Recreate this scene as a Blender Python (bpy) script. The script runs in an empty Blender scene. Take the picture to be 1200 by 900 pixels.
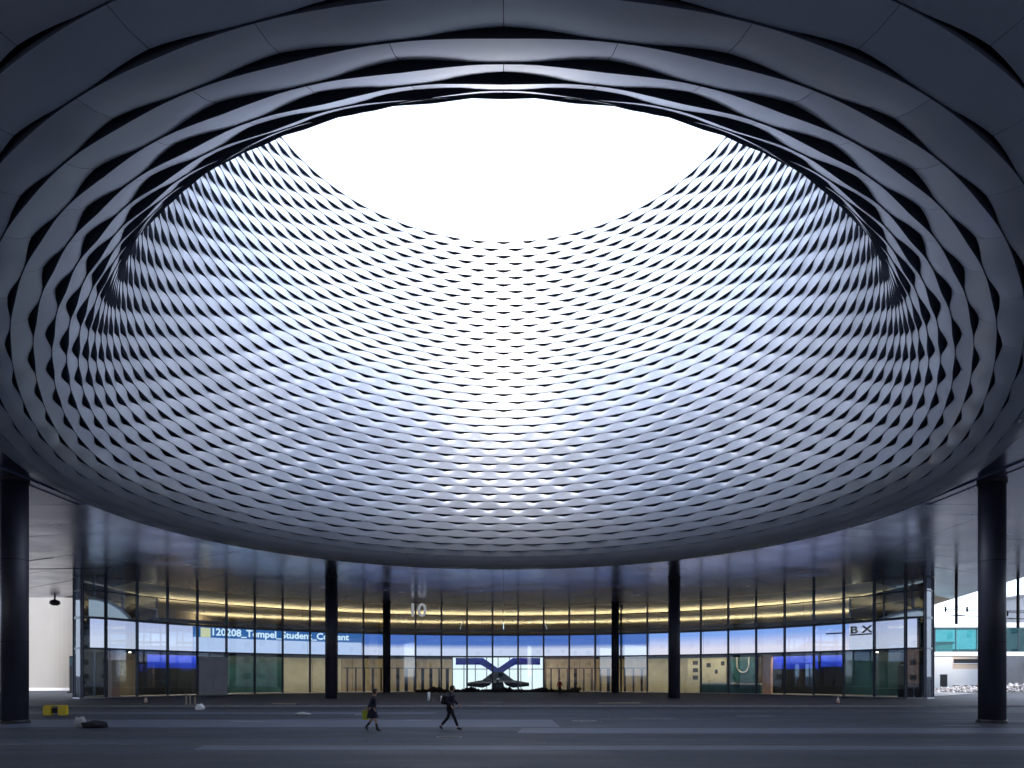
import bpy, bmesh, math, random
import numpy as np
from mathutils import Vector, Matrix, Euler
R = math.radians
PI = math.pi
random.seed(7)
S = bpy.context.scene
COL = S.collection

# ------------------------------------------------------------------ camera, sky, sun, exposure
cam_d = bpy.data.cameras.new('camera')
cam = bpy.data.objects.new('camera', cam_d)
COL.objects.link(cam)
EYE = 2.15
cam.location = (0, 0, EYE)
cam.rotation_euler = (R(90), 0, 0)
cam_d.lens = 24; cam_d.sensor_width = 36; cam_d.sensor_fit = 'HORIZONTAL'
cam_d.shift_x = 0.0083; cam_d.shift_y = 0.285
cam_d.clip_start = 0.05; cam_d.clip_end = 20000
S.camera = cam

SUN_EL, SUN_AZ = R(31), R(180)      # azimuth of the sun measured from +Y
world = bpy.data.worlds.new('World'); S.world = world; world.use_nodes = True
nt = world.node_tree
bg = nt.nodes['Background']
sky = nt.nodes.new('ShaderNodeTexSky'); sky.sky_type = 'NISHITA'; sky.sun_disc = False
sky.sun_elevation = SUN_EL; sky.sun_rotation = SUN_AZ
sky.air_density = 1.0; sky.dust_density = 1.2; sky.ozone_density = 2.0
hs = nt.nodes.new('ShaderNodeHueSaturation'); hs.inputs['Saturation'].default_value = 0.75
# thin bright overcast: an even white veil over the clear sky
veil = nt.nodes.new('ShaderNodeMix'); veil.data_type = 'RGBA'; veil.inputs[0].default_value = 0.86
veil.inputs[7].default_value = (3.3, 3.8, 4.85, 1)
nt.links.new(sky.outputs[0], hs.inputs['Color']); nt.links.new(hs.outputs[0], veil.inputs[6]); nt.links.new(veil.outputs[2], bg.inputs[0])
bg.inputs[1].default_value = 0.15
sun_d = bpy.data.lights.new('sun', 'SUN'); sun = bpy.data.objects.new('sun', sun_d); COL.objects.link(sun)
sun_d.energy = 0.75; sun_d.angle = R(26); sun_d.color = (1, 0.91, 0.82)
sun.rotation_euler = (R(90) - SUN_EL, 0, 0)      # light travels towards +Y and down
vs = S.view_settings
vs.view_transform = 'Standard'; vs.look = 'None'; vs.gamma = 1; vs.exposure = 2.08
S.cycles.max_bounces = 10; S.cycles.transparent_max_bounces = 12
S.cycles.diffuse_bounces = 6
S.cycles.glossy_bounces = 5

# ------------------------------------------------------------------ materials
def mat(name, col, rough=0.6, metal=0.0, spec=0.5, emit=None, estr=0.0, noise=None, bump=None, rvar=None):
    m = bpy.data.materials.new(name); m.use_nodes = True
    n = m.node_tree.nodes; l = m.node_tree.links
    b = n['Principled BSDF']
    b.inputs['Base Color'].default_value = (*col, 1)
    b.inputs['Roughness'].default_value = rough
    b.inputs['Metallic'].default_value = metal
    b.inputs['Specular IOR Level'].default_value = spec
    if emit:
        b.inputs['Emission Color'].default_value = (*emit, 1); b.inputs['Emission Strength'].default_value = estr
    if noise or bump or rvar:
        tc = n.new('ShaderNodeTexCoord'); mp = n.new('ShaderNodeMapping')
        l.new(tc.outputs['Object'], mp.inputs[0])
    if noise:      # (scale xyz, amount)
        sc, amt = noise
        mp.inputs['Scale'].default_value = sc
        t = n.new('ShaderNodeTexNoise'); t.inputs['Scale'].default_value = 1; t.inputs['Detail'].default_value = 6
        l.new(mp.outputs[0], t.inputs[0])
        r = n.new('ShaderNodeMapRange')
        r.inputs[1].default_value = 0.3; r.inputs[2].default_value = 0.7
        r.inputs[3].default_value = 1 - amt; r.inputs[4].default_value = 1 + amt
        l.new(t.outputs[0], r.inputs[0])
        v = n.new('ShaderNodeVectorMath'); v.operation = 'SCALE'; v.inputs[0].default_value = col
        l.new(r.outputs[0], v.inputs['Scale']); l.new(v.outputs[0], b.inputs['Base Color'])
        if rvar:
            r2 = n.new('ShaderNodeMapRange'); r2.inputs[1].default_value = 0.3; r2.inputs[2].default_value = 0.7
            r2.inputs[3].default_value = rvar[0]; r2.inputs[4].default_value = rvar[1]
            l.new(t.outputs[0], r2.inputs[0]); l.new(r2.outputs[0], b.inputs['Roughness'])
    if bump:
        sc, st = bump
        t2 = n.new('ShaderNodeTexNoise'); t2.inputs['Scale'].default_value = sc; t2.inputs['Detail'].default_value = 4
        l.new(tc.outputs['Object'], t2.inputs[0])
        bp = n.new('ShaderNodeBump'); bp.inputs['Strength'].default_value = st; bp.inputs['Distance'].default_value = 0.05
        l.new(t2.outputs[0], bp.inputs['Height']); l.new(bp.outputs[0], b.inputs['Normal'])
    return m

def glass_mat(name, tint, refl=0.08, rough=0.02):
    m = bpy.data.materials.new(name); m.use_nodes = True
    n = m.node_tree.nodes; l = m.node_tree.links
    n.remove(n['Principled BSDF'])
    tr = n.new('ShaderNodeBsdfTransparent'); tr.inputs[0].default_value = (*tint, 1)
    gl = n.new('ShaderNodeBsdfGlossy'); gl.inputs[0].default_value = (0.9, 0.95, 1, 1); gl.inputs['Roughness'].default_value = rough
    lw = n.new('ShaderNodeFresnel'); lw.inputs[0].default_value = 1.5
    ad = n.new('ShaderNodeMath'); ad.operation = 'ADD'; ad.use_clamp = True; ad.inputs[1].default_value = refl
    mx = n.new('ShaderNodeMixShader')
    l.new(lw.outputs[0], ad.inputs[0]); l.new(ad.outputs[0], mx.inputs[0])
    l.new(tr.outputs[0], mx.inputs[1]); l.new(gl.outputs[0], mx.inputs[2])
    l.new(mx.outputs[0], n['Material Output'].inputs[0])
    return m

def asphalt_mat():
    m = bpy.data.materials.new('asphalt'); m.use_nodes = True
    n = m.node_tree.nodes; l = m.node_tree.links; b = n['Principled BSDF']
    geo = n.new('ShaderNodeNewGeometry')
    def noise(scale, det=5, lo=0.35, hi=0.65, a=0.0, c=1.0):
        mp = n.new('ShaderNodeMapping'); mp.inputs['Scale'].default_value = scale
        l.new(geo.outputs['Position'], mp.inputs[0])
        t = n.new('ShaderNodeTexNoise'); t.inputs['Scale'].default_value = 1; t.inputs['Detail'].default_value = det
        l.new(mp.outputs[0], t.inputs[0])
        r = n.new('ShaderNodeMapRange'); r.inputs[1].default_value = lo; r.inputs[2].default_value = hi
        r.inputs[3].default_value = a; r.inputs[4].default_value = c
        l.new(t.outputs[0], r.inputs[0]); return r.outputs[0]
    big = noise((0.035, 0.32, 1), 4, 0.42, 0.58)          # long resurfacing strips across the view
    mid = noise((0.25, 0.6, 1), 6, 0.3, 0.7)
    fine = noise((9, 9, 9), 8, 0.3, 0.7)
    mx = n.new('ShaderNodeMix'); mx.data_type = 'RGBA'
    mx.inputs[6].default_value = (0.025, 0.031, 0.046, 1); mx.inputs[7].default_value = (0.037, 0.045, 0.066, 1)
    l.new(big, mx.inputs[0])
    m2 = n.new('ShaderNodeMix'); m2.data_type = 'RGBA'; m2.blend_type = 'MULTIPLY'; m2.inputs[0].default_value = 1
    cr = n.new('ShaderNodeMapRange'); cr.inputs[3].default_value = 0.65; cr.inputs[4].default_value = 1.4
    l.new(mid, cr.inputs[0])
    cf = n.new('ShaderNodeMapRange'); cf.inputs[3].default_value = 0.65; cf.inputs[4].default_value = 1.4
    l.new(fine, cf.inputs[0])
    mm = n.new('ShaderNodeMath'); mm.operation = 'MULTIPLY'
    l.new(cr.outputs[0], mm.inputs[0]); l.new(cf.outputs[0], mm.inputs[1])
    l.new(mx.outputs[2], m2.inputs[6]); l.new(mm.outputs[0], m2.inputs[7])
    vo = n.new('ShaderNodeTexVoronoi'); vo.feature = 'DISTANCE_TO_EDGE'; vo.inputs['Scale'].default_value = 0.22
    wn = n.new('ShaderNodeTexNoise'); wn.inputs['Scale'].default_value = 0.7; wn.inputs['Detail'].default_value = 6
    va = n.new('ShaderNodeVectorMath'); va.operation = 'ADD'; l.new(geo.outputs['Position'], wn.inputs[0]); l.new(geo.outputs['Position'], va.inputs[0]); l.new(wn.outputs['Color'], va.inputs[1]); l.new(va.outputs[0], vo.inputs[0])
    ck = n.new('ShaderNodeMapRange'); ck.inputs[1].default_value = 0.0; ck.inputs[2].default_value = 0.012; ck.inputs[3].default_value = 0.45; ck.inputs[4].default_value = 1.0
    l.new(vo.outputs[0], ck.inputs[0])
    m3 = n.new('ShaderNodeVectorMath'); m3.operation = 'SCALE'; l.new(m2.outputs[2], m3.inputs[0]); l.new(ck.outputs[0], m3.inputs['Scale'])
    l.new(m3.outputs[0], b.inputs['Base Color'])
    rr = n.new('ShaderNodeMapRange'); rr.inputs[3].default_value = 0.55; rr.inputs[4].default_value = 0.85
    l.new(mid, rr.inputs[0]); l.new(rr.outputs[0], b.inputs['Roughness'])
    bp = n.new('ShaderNodeBump'); bp.inputs['Strength'].default_value = 0.25; bp.inputs['Distance'].default_value = 0.01
    l.new(fine, bp.inputs['Height']); l.new(bp.outputs[0], b.inputs['Normal'])
    return m

M = {}
M['band'] = mat('brushed_aluminium', (0.76, 0.79, 0.85), 0.30, 0.55, noise=((0.5, 0.5, 0.5), 0.05), rvar=(0.28, 0.36))
def vary(m, lo, hi):
    n = m.node_tree.nodes; l = m.node_tree.links; b = n['Principled BSDF']; src = b.inputs['Base Color'].links[0].from_socket
    oi = n.new('ShaderNodeObjectInfo'); r = n.new('ShaderNodeMapRange'); r.inputs[3].default_value = lo; r.inputs[4].default_value = hi
    v = n.new('ShaderNodeVectorMath'); v.operation = 'SCALE'
    l.new(oi.outputs['Random'], r.inputs[0]); l.new(src, v.inputs[0]); l.new(r.outputs[0], v.inputs['Scale']); l.new(v.outputs[0], b.inputs['Base Color'])
vary(M['band'], 0.90, 1.06)
M['backing'] = mat('black_backing_membrane', (0.12, 0.145, 0.21), 0.8)
M['fold'] = mat('dark_folded_edge', (0.11, 0.125, 0.17), 0.6)
M['steel_dark'] = mat('dark_painted_steel', (0.032, 0.034, 0.052), 0.45, 0.0, noise=((1.5, 1.5, 0.3), 0.35), rvar=(0.35, 0.6))
M['mullion'] = mat('anodised_mullion', (0.10, 0.11, 0.14), 0.35, 0.6)
M['mullion_light'] = mat('pale_aluminium_trim', (0.45, 0.47, 0.52), 0.4, 0.6)
M['soffit'] = mat('polished_soffit_metal', (0.32, 0.34, 0.45), 0.24, 0.85, noise=((0.3, 0.3, 0.3), 0.12), rvar=(0.16, 0.28))
M['gold'] = mat('warm_interior_ceiling_metal', (0.52, 0.45, 0.33), 0.6, 0.0, noise=((0.25, 0.25, 0.3), 0.2))
M['glass'] = glass_mat('facade_glass', (0.84, 0.90, 0.93), 0.02)
M['asphalt'] = asphalt_mat()
M['plaza'] = mat('plaza_concrete', (0.050, 0.047, 0.052), 0.7, noise=((0.2, 0.8, 1), 0.3))
M['kerb'] = mat('kerb_stone', (0.20, 0.20, 0.21), 0.7, noise=((2, 2, 2), 0.15))
M['white_wall'] = mat('cream_render', (0.33, 0.315, 0.29), 0.8, noise=((0.3, 0.3, 0.3), 0.05))
M['white'] = mat('white_paint', (0.78, 0.78, 0.78), 0.5)
M['concrete'] = mat('concrete', (0.36, 0.36, 0.37), 0.8, noise=((0.6, 0.6, 0.6), 0.12))
M['tan'] = mat('tan_wood_panel', (0.36, 0.29, 0.20), 0.6, noise=((1.5, 1.5, 0.3), 0.2))
M['cream'] = mat('cream_panel', (0.60, 0.56, 0.44), 0.6, noise=((0.8, 0.8, 0.8), 0.12))
M['teal'] = mat('teal_panel', (0.04, 0.12, 0.14), 0.3, noise=((0.8, 0.8, 0.8), 0.35))
M['dark'] = mat('dark_panel', (0.025, 0.028, 0.03), 0.4)
M['blue'] = mat('deep_blue_paint', (0.012, 0.05, 0.75), 0.4, noise=((0.6, 0.6, 0.6), 0.2))
M['pink'] = mat('salmon_render', (0.75, 0.45, 0.32), 0.7, noise=((0.5, 0.5, 0.8), 0.15))
M['lamp_fill'] = mat('warm_fill_lamp', (0.9, 0.8, 0.6), 0.5, emit=(1.0, 0.80, 0.50), estr=4.5)
M['lamp_up'] = mat('warm_uplight', (0.9, 0.8, 0.6), 0.5, emit=(1.0, 0.80, 0.50), estr=9.0)
M['lamp_white'] = mat('white_light_panel', (0.9, 0.9, 0.9), 0.5, emit=(0.90, 0.98, 0.95), estr=0.30)
M['reflect_glow'] = mat('arch_reflection_glow', (0.6, 0.65, 0.7), 0.6, emit=(0.75, 0.88, 1.0), estr=0.10)  # glow stands in for the bright arch reflected in the glass
M['yellow'] = mat('yellow_plastic', (0.70, 0.52, 0.02), 0.5)
M['lime'] = mat('lime_fabric', (0.45, 0.50, 0.04), 0.8)
M['black'] = mat('black_cloth', (0.012, 0.012, 0.018), 0.9)
M['navy'] = mat('dark_navy_cloth', (0.015, 0.017, 0.035), 0.9)
M['skin'] = mat('skin', (0.45, 0.27, 0.20), 0.6)
M['hair'] = mat('dark_hair', (0.02, 0.014, 0.01), 0.7)
M['red'] = mat('dark_red_cloth', (0.16, 0.01, 0.012), 0.9)
M['leather'] = mat('black_leather', (0.012, 0.012, 0.012), 0.4)
M['paint_line'] = mat('worn_white_paint', (0.30, 0.31, 0.33), 0.7, noise=((2, 6, 1), 0.4))
M['iron'] = mat('cast_iron', (0.03, 0.03, 0.032), 0.5, 0.5)
M['rubble'] = mat('rubble_stone', (0.42, 0.41, 0.42), 0.9, noise=((1, 1, 1), 0.5))
M['bridge_glass'] = glass_mat('teal_bridge_glass', (0.50, 0.76, 0.76), 0.12)
M['roof'] = mat('roof_membrane', (0.25, 0.25, 0.26), 0.9)

# ------------------------------------------------------------------ object helpers
def tag(o, label=None, cat=None, group=None, kind=None):
    if label: o['label'] = label
    if cat: o['category'] = cat
    if group: o['group'] = group
    if kind: o['kind'] = kind
    return o
def empty(name, loc=(0, 0, 0), rz=0):
    o = bpy.data.objects.new(name, None); o.location = loc; o.rotation_euler = (0, 0, rz)
    o.empty_display_size = 0.3; COL.objects.link(o); return o
def link(name, me, m=None, parent=None, smooth=False):
    if m is not None:
        for x in (m if isinstance(m, (list, tuple)) else [m]):
            if not me.materials or len(me.materials) < 9: me.materials.append(x)
    if smooth:
        me.polygons.foreach_set('use_smooth', [True] * len(me.polygons))
    o = bpy.data.objects.new(name, me); COL.objects.link(o)
    if parent is not None: o.parent = parent
    return o
def mesh(verts, faces, name='m'):
    me = bpy.data.meshes.new(name); me.from_pydata([tuple(v) for v in verts], [], faces); me.update(); return me
class MB:
    def __init__(s): s.v = []; s.f = []; s.mi = []
    def add(s, vs_, fs, mi=0):
        o = len(s.v); s.v += [tuple(v) for v in vs_]; s.f += [tuple(i + o for i in f) for f in fs]; s.mi += [mi] * len(fs); return s
    def box(s, x0, x1, y0, y1, z0, z1, mi=0):
        return s.add([(x, y, z) for z in (z0, z1) for y in (y0, y1) for x in (x0, x1)],
                     [(0, 2, 3, 1), (4, 5, 7, 6), (0, 1, 5, 4), (2, 6, 7, 3), (0, 4, 6, 2), (1, 3, 7, 5)], mi)
    def bar(s, p, q, w, h=None, up=(0, 0, 1), mi=0):
        h = h or w; p = Vector(p); q = Vector(q); d = (q - p).normalized(); u = Vector(up)
        if abs(d.dot(u)) > 0.99: u = Vector((0, 1, 0))
        a = d.cross(u).normalized() * w / 2; b = a.cross(d).normalized() * h / 2
        vs_ = [e + sa * a + sb * b for e in (p, q) for sb in (-1, 1) for sa in (-1, 1)]
        return s.add(vs_, [(0, 2, 3, 1), (4, 5, 7, 6), (0, 1, 5, 4), (2, 6, 7, 3), (0, 4, 6, 2), (1, 3, 7, 5)], mi)
    def tube(s, pts, rad, n=8, mi=0, caps=True):
        pts = [Vector(p) for p in pts]; rads = rad if isinstance(rad, (list, tuple)) else [rad] * len(pts)
        vs_ = []
        for i, p in enumerate(pts):
            d = (pts[min(i + 1, len(pts) - 1)] - pts[max(i - 1, 0)]).normalized()
            u = Vector((0, 0, 1)) if abs(d.z) < 0.9 else Vector((0, 1, 0))
            a = d.cross(u).normalized(); b = a.cross(d)
            for k in range(n):
                t = 2 * PI * k / n; vs_.append(p + (a * math.cos(t) + b * math.sin(t)) * rads[i])
        fs = [(i * n + k, i * n + (k + 1) % n, (i + 1) * n + (k + 1) % n, (i + 1) * n + k) for i in range(len(pts) - 1) for k in range(n)]
        if caps: fs += [tuple(range(n))[::-1], tuple((len(pts) - 1) * n + k for k in range(n))]
        return s.add(vs_, fs, mi)
    def cyl(s, x, y, z0, z1, r, n=32, mi=0): return s.tube([(x, y, z0), (x, y, z1)], r, n, mi)
    def build(s, name, m, parent=None, smooth=False):
        me = mesh(s.v, s.f)
        if any(s.mi): me.polygons.foreach_set('material_index', s.mi)
        return link(name, me, m, parent, smooth)
def bevel(o, w, seg=2):
    bm = bmesh.new(); bm.from_mesh(o.data)
    bmesh.ops.bevel(bm, geom=[e for e in bm.edges if len(e.link_faces) == 2 and e.calc_face_angle(0) > 0.6], offset=w, segments=seg, affect='EDGES')
    bm.to_mesh(o.data); bm.free(); return o

# ================================================================== THE PLACE
ZS = 11.05                 # soffit height above ground
FC = 35.5                  # funnel centre Y
GC, GR = 49.0, 38.0        # centre and radius of the concave glass front
def gp(deg, r=GR): return GR and (r * math.sin(R(deg)), GC + r * math.cos(R(deg)))

# ------------------------------------------------------------------ ground
g = MB(); g.add([(-6000, -6000, 0), (6000, -6000, 0), (6000, 6000, 0), (-6000, 6000, 0)], [(0, 1, 2, 3)])
tag(g.build('ground', M['asphalt']), kind='structure')

# ------------------------------------------------------------------ woven skylight funnel
funnel = empty('skylight_funnel', (0, FC, ZS))
tag(funnel, 'huge round funnel of woven pale aluminium bands opening to the white sky', 'skylight')
NP = 48                                   # diamonds per ring
def poly_bez(p0, p1, p2, p3, n=60):
    t = np.linspace(0, 1, n)[:, None]
    p0, p1, p2, p3 = map(np.array, (p0, p1, p2, p3))
    return (1-t)**3*p0 + 3*(1-t)**2*t*p1 + 3*(1-t)*t*t*p2 + t**3*p3
TZ = 31.1 + EYE
SL = 0.243
def cone(z): return 13.4 + SL * (TZ - z)
ZA = 21.998 + EYE                           # below this the near side flares
ZF = 16.08 + EYE
A = (cone(ZA), ZA)
far_tail = np.vstack([np.array([A]), poly_bez((cone(ZF), ZF), (cone(ZF) + 0.753, ZF - 3.1), (18.04, ZS), (21.5, ZS))])
near_tail = poly_bez(A, (A[0] + SL * 7.75, A[1] - 7.75), (23.706, ZS), (27.457, ZS), 120)
def resample(p, ts):
    d = np.r_[0, np.cumsum(np.hypot(*np.diff(p, axis=0).T))]; d /= d[-1]
    return np.c_[np.interp(ts, d, p[:, 0]), np.interp(ts, d, p[:, 1])]
T1, T2 = 20.48, 48                           # rows in the cone, rows down to the lip
TT = np.linspace(0, 1, 521)
FT, NT = resample(far_tail, TT), resample(near_tail, TT ** 1.4)
STEP = 0.88
def prof(t, phi):
    """radius and height of row coordinate t at angle phi from the near side"""
    w = max(0.0, math.cos(phi)) ** 4.3
    if t <= T1:
        z = TZ + (ZA - TZ) * t / T1; return cone(z), z
    u = min((t - T1) / (T2 - T1), 1.0) * 520; i = min(int(u), 519); f = u - i
    a = FT[i] * (1-f) + FT[i+1] * f; b = NT[i] * (1-f) + NT[i+1] * f
    r, z = a * (1-w) + b * w
    if t > T2: r += (t - T2) * STEP * max(0.0, math.cos(phi)) ** 1.7
    return r, z
def surf(t, phi, off=0.0):
    r, z = prof(t, phi)
    r0, z0 = prof(max(t - 0.15, 0), phi); r1, z1 = prof(t + 0.15, phi)
    dr, dz = r1 - r0, z1 - z0; L = math.hypot(dr, dz) or 1
    r += off * dz / L; z += off * -dr / L
    return (r * math.sin(phi), -r * math.cos(phi), z - ZS)
GA = 0.36                                 # how far the gap opens, in rows
def gap(k, phi):
    x = (phi * NP / (2*PI) - (0.5 if k % 2 else 0.0)) % 1.0
    x = min(x, 1 - x)
    s = max(0.0, 1 - (x / 0.37) ** 1.35)
    return s
def band_strip(k, phi0, phi1, nseg, closed=False):
    cols = nseg if closed else nseg + 1
    V = []
    for c in range(cols):
        ph = phi0 + (phi1 - phi0) * c / nseg
        s = gap(k, ph)
        q_ = min(max((k - 42) / 4.5, 0), 1)
        qn = min(max((k - 30) / 8, 0), 1); gw = (0.27 + 0.07 * qn - 0.24 * q_) * s; dp = 0.085 - 0.055 * q_; pr = 0.055 - 0.045 * q_
        tl = 0.004 * (1 - min(max((k - 38) / 8, 0), 1)) * (1 - max(0.0, math.cos(ph)) ** 2)      # every band leans: top edge back, lower edge proud
        x = (ph * NP / (2*PI) - (0.5 if (k+1) % 2 else 0.0)) % 1.0     # straight folded lower edge
        x = min(x, 1 - x)
        low = k + 0.985 + 0.0 * x
        sl = gap(k + 1, ph)
        up = k + gw
        V.append(surf(up + 0.02, ph, -0.22 - dp * s))
        V.append(surf(up, ph, -0.02 - tl - dp * s)); V.append(V[-1])
        m = up * 0.5 + low * 0.5
        V.append(surf(m, ph, 0.0 - 0.01 * s + 0.01 * sl))
        V.append(surf(low, ph, 0.0 + tl + pr * sl)); V.append(V[-1])
        V.append(surf(low - 0.01, ph, -0.22))
    F = []
    for c in range(cols if closed else cols - 1):
        d = (c + 1) % cols
        for j in (0, 2, 3, 5):
            F.append((c*7 + j, c*7 + j + 1, d*7 + j + 1, d*7 + j))
    return V, F
RING_END = 60
LIM = R(80)
panel_rows = range(32, RING_END)
npanel = 0
P = 2*PI / NP
def add_strip(name, k, a, b, nseg, closed=False):
    V, F = band_strip(k, a, b, nseg, closed)
    me = mesh(V, F)
    me.polygons.foreach_set('material_index', [1, 0, 0, 1] * (len(F) // 4))
    o = link(name, me, [M['band'], M['fold']], funnel, smooth=True)
    return o
# which panels show largest: the near side, lowest rows
PAN = {}
for k in panel_rows:
    half = {True: 6.0, False: 4.0}[k >= 40]
    PAN[k] = int(half)
SEG = 12
for k in range(0, RING_END):
    off = 0.0 if k % 2 == 0 else 0.5      # joints sit where this band arches over its gap
    h = PAN.get(k, 0)
    full = k < T2
    if h and k >= 38:
        for j in range(-h, h):
            a = (j + off) * P + 0.0002; b = (j + 1 + off) * P - 0.0002
            add_strip('cladding_panel', k, a, b, SEG); npanel += 1
        a0 = (h + off) * P; b0 = (-h + off) * P
        if full:
            add_strip('cladding_band', k, a0, b0 + 2*PI, int(round((b0 + 2*PI - a0) / P)) * SEG)
        else:
            lim = 8
            add_strip('cladding_band', k, a0, (lim + off) * P, (lim - h) * SEG)
            add_strip('cladding_band', k, (-lim + off) * P, b0, (lim - h) * SEG)
    else:
        add_strip('cladding_band', k, 0, 2*PI, NP * SEG, closed=True)

# black membrane behind the weave
V = []; F = []; nc = 144; rows = [0, 2, 5, 10, 15, 20, 24, 28, 32, 36, 40, 42, 44, 46, 48]
for t in rows:
    for c in range(nc): V.append(surf(t, 2*PI*c/nc, -0.75))
for i in range(len(rows) - 1):
    for c in range(nc):
        d = (c+1) % nc; F.append((i*nc + c, i*nc + d, (i+1)*nc + d, (i+1)*nc + c))
link('backing_membrane', mesh(V, F), M['backing'], funnel, smooth=True)
# near-side membrane above the flat bands
V = []; F = []; nc = 60; rows = [47.5, 50, 54, 57, 60]
for t in rows:
    for c in range(nc + 1): V.append(surf(t, -R(84) + R(168)*c/nc, -0.75))
for i in range(len(rows) - 1):
    for c in range(nc): F.append((i*(nc+1) + c, i*(nc+1) + c+1, (i+1)*(nc+1) + c+1, (i+1)*(nc+1) + c))
link('backing_membrane', mesh(V, F), M['backing'], funnel)
# parapet ring at the oculus
V = []; F = []; nc = 192
for (t, o_, dz) in ((0, 0.0, 0.0), (0, 0.0, 0.35), (0, -0.9, 0.40), (0, -0.9, -0.3)):
    for c in range(nc):
        x, y, z = surf(0, 2*PI*c/nc, o_); V.append((x, y, z + dz))
for i in range(3):
    for c in range(nc):
        d = (c+1) % nc; F.append((i*nc + c, i*nc + d, (i+1)*nc + d, (i+1)*nc + c))
link('parapet_ring', mesh(V, F), M['band'], funnel)

# ------------------------------------------------------------------ exhibition hall: soffit, interior ceiling, upper walls, roof
hall = empty('exhibition_hall', (0, FC, 0))
tag(hall, 'exhibition hall spanning the plaza with polished metal soffit around the funnel', 'building')
def hole_pt(a):
    """edge of the woven field at world angle a (0 = +Y far, clockwise), relative to funnel centre"""
    if abs(a) <= 90: return (21.5 * math.sin(R(a)), 21.5 * math.cos(R(a)))
    return None
def outer_r(a):
    """distance from funnel centre to the soffit's outer edge along world angle a"""
    sx, sy = math.sin(R(a)), math.cos(R(a))
    best = 140.0
    # right edge: line (48,65)-(55,89); extended both ways, left edge: Y = 77.5 for X < -38, X = -75
    def hit(p, q):
        (x1, y1), (x2, y2) = p, q; y1 -= FC; y2 -= FC
        dx, dy = x2 - x1, y2 - y1; den = sx * dy - sy * dx
        if abs(den) < 1e-9: return None
        t = (x1 * dy - y1 * dx) / den; u = (x1 * sy - y1 * sx) / den
        return t if t > 0 and -1e-6 <= u <= 1 + 1e-6 else None
    for p, q in (((40, 38), (58, 99.3)), ((58, 99.3), (60, 150)), ((60, 150), (-45, 150)), ((-45, 150), (-45, 77.5)), ((-45, 77.5), (-60, 77.5)), ((-60, 77.5), (-60, 20)), ((40, 38), (40, 20))):
        t = hit(p, q)
        if t: best = min(best, t)
    return best
rnd = random.Random(3)
def glass_r(a):
    """distance from the funnel centre to the glass front along world angle a"""
    sx, sy = math.sin(R(a)), math.cos(R(a)); c = GC - FC
    bq = -2 * sy * c; cq = c * c - GR * GR
    t = (-bq + math.sqrt(bq * bq - 4 * cq)) / 2
    y = FC + t * sy
    return t if y > 61.5 else None
wedges = [i * 5.0 for i in range(-18, 19)]
for a0, a1 in zip(wedges[:-1], wedges[1:]):
    R0, R1 = outer_r(a0 if a0 > -90 else -89.99), outer_r(a1 if a1 < 90 else 89.99)
    g0, g1 = glass_r(a0), glass_r(a1)
    if g0 and g1:
        rings_ = [(21.5, 21.5), ((21.5+g0)/2, (21.5+g1)/2), (g0, g1), (g0*0.6+R0*0.4, g1*0.6+R1*0.4), (R0, R1)]; ms = ['soffit', 'soffit', 'gold', 'gold']
    else:
        rings_ = [(21.5, 21.5)] + [(21.5 + (R0-21.5)*f, 21.5 + (R1-21.5)*f) for f in (0.28, 0.55, 1.0)]; ms = ['soffit'] * 3
    for j in range(len(ms)):
        e = 0.02
        q = [(r_ * math.sin(R(a_)), r_ * math.cos(R(a_))) for r_, a_ in ((rings_[j][0]+0.012, a0+e), (rings_[j][1]+0.012, a1-e), (rings_[j+1][1]-0.012, a1-e), (rings_[j+1][0]-0.012, a0+e))]
        dz = [rnd.uniform(-0.012, 0.012) for _ in range(4)]
        vs_ = [(x, y, ZS + d) for (x, y), d in zip(q, dz)] + [(x, y, ZS + 0.12) for (x, y) in q]
        link('soffit_panel' if ms[j] == 'soffit' else 'ceiling_panel', mesh(vs_, [(3, 2, 1, 0), (4, 5, 6, 7), (0, 1, 5, 4), (1, 2, 6, 5), (2, 3, 7, 6), (3, 0, 4, 7)]), M[ms[j]], hall)
# soffit beside and behind the camera, then the slab above everything
sl = MB()
sl.box(-60, -22.2, -75.5, 0.0, ZS, ZS + 0.12); sl.box(22.2, 40, -75.5, 0.0, ZS, ZS + 0.12)
sl.box(-22.2, 22.2, -75.5, -45.5, ZS, ZS + 0.12)
sl.build('soffit_plate', M['soffit'], hall)
# flat filler beside the near half of the woven field
for sg_ in (-1, 1):
    V = []; F = []
    for i in range(21):
        a = R(57 + 33 * i / 20); x, y = 21.45 * math.sin(a), -21.45 * math.cos(a)
        V += [(sg_*x, y, ZS + 0.04), (sg_*22.25, y, ZS + 0.04)]
    for i in range(20): F.append((2*i, 2*i+1, 2*i+3, 2*i+2))
    link('soffit_filler', mesh(V, F), M['soffit'], hall)
# lip closing the woven field against the soffit
V = []; F = []
pts = [(21.5 * math.sin(R(a)), 21.5 * math.cos(R(a))) for a in range(-90, 91, 3)]
pts = [(-21.6, -45.5)] + pts + [(21.6, -45.5)]
for (x, y) in pts: V += [(x, y, ZS - 0.03), (x, y, ZS + 1.2)]
for i in range(len(pts) - 1): F.append((2*i, 2*i+1, 2*i+3, 2*i+2))
link('soffit_edge_trim', mesh(V, F), M['backing'], hall)
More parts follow.
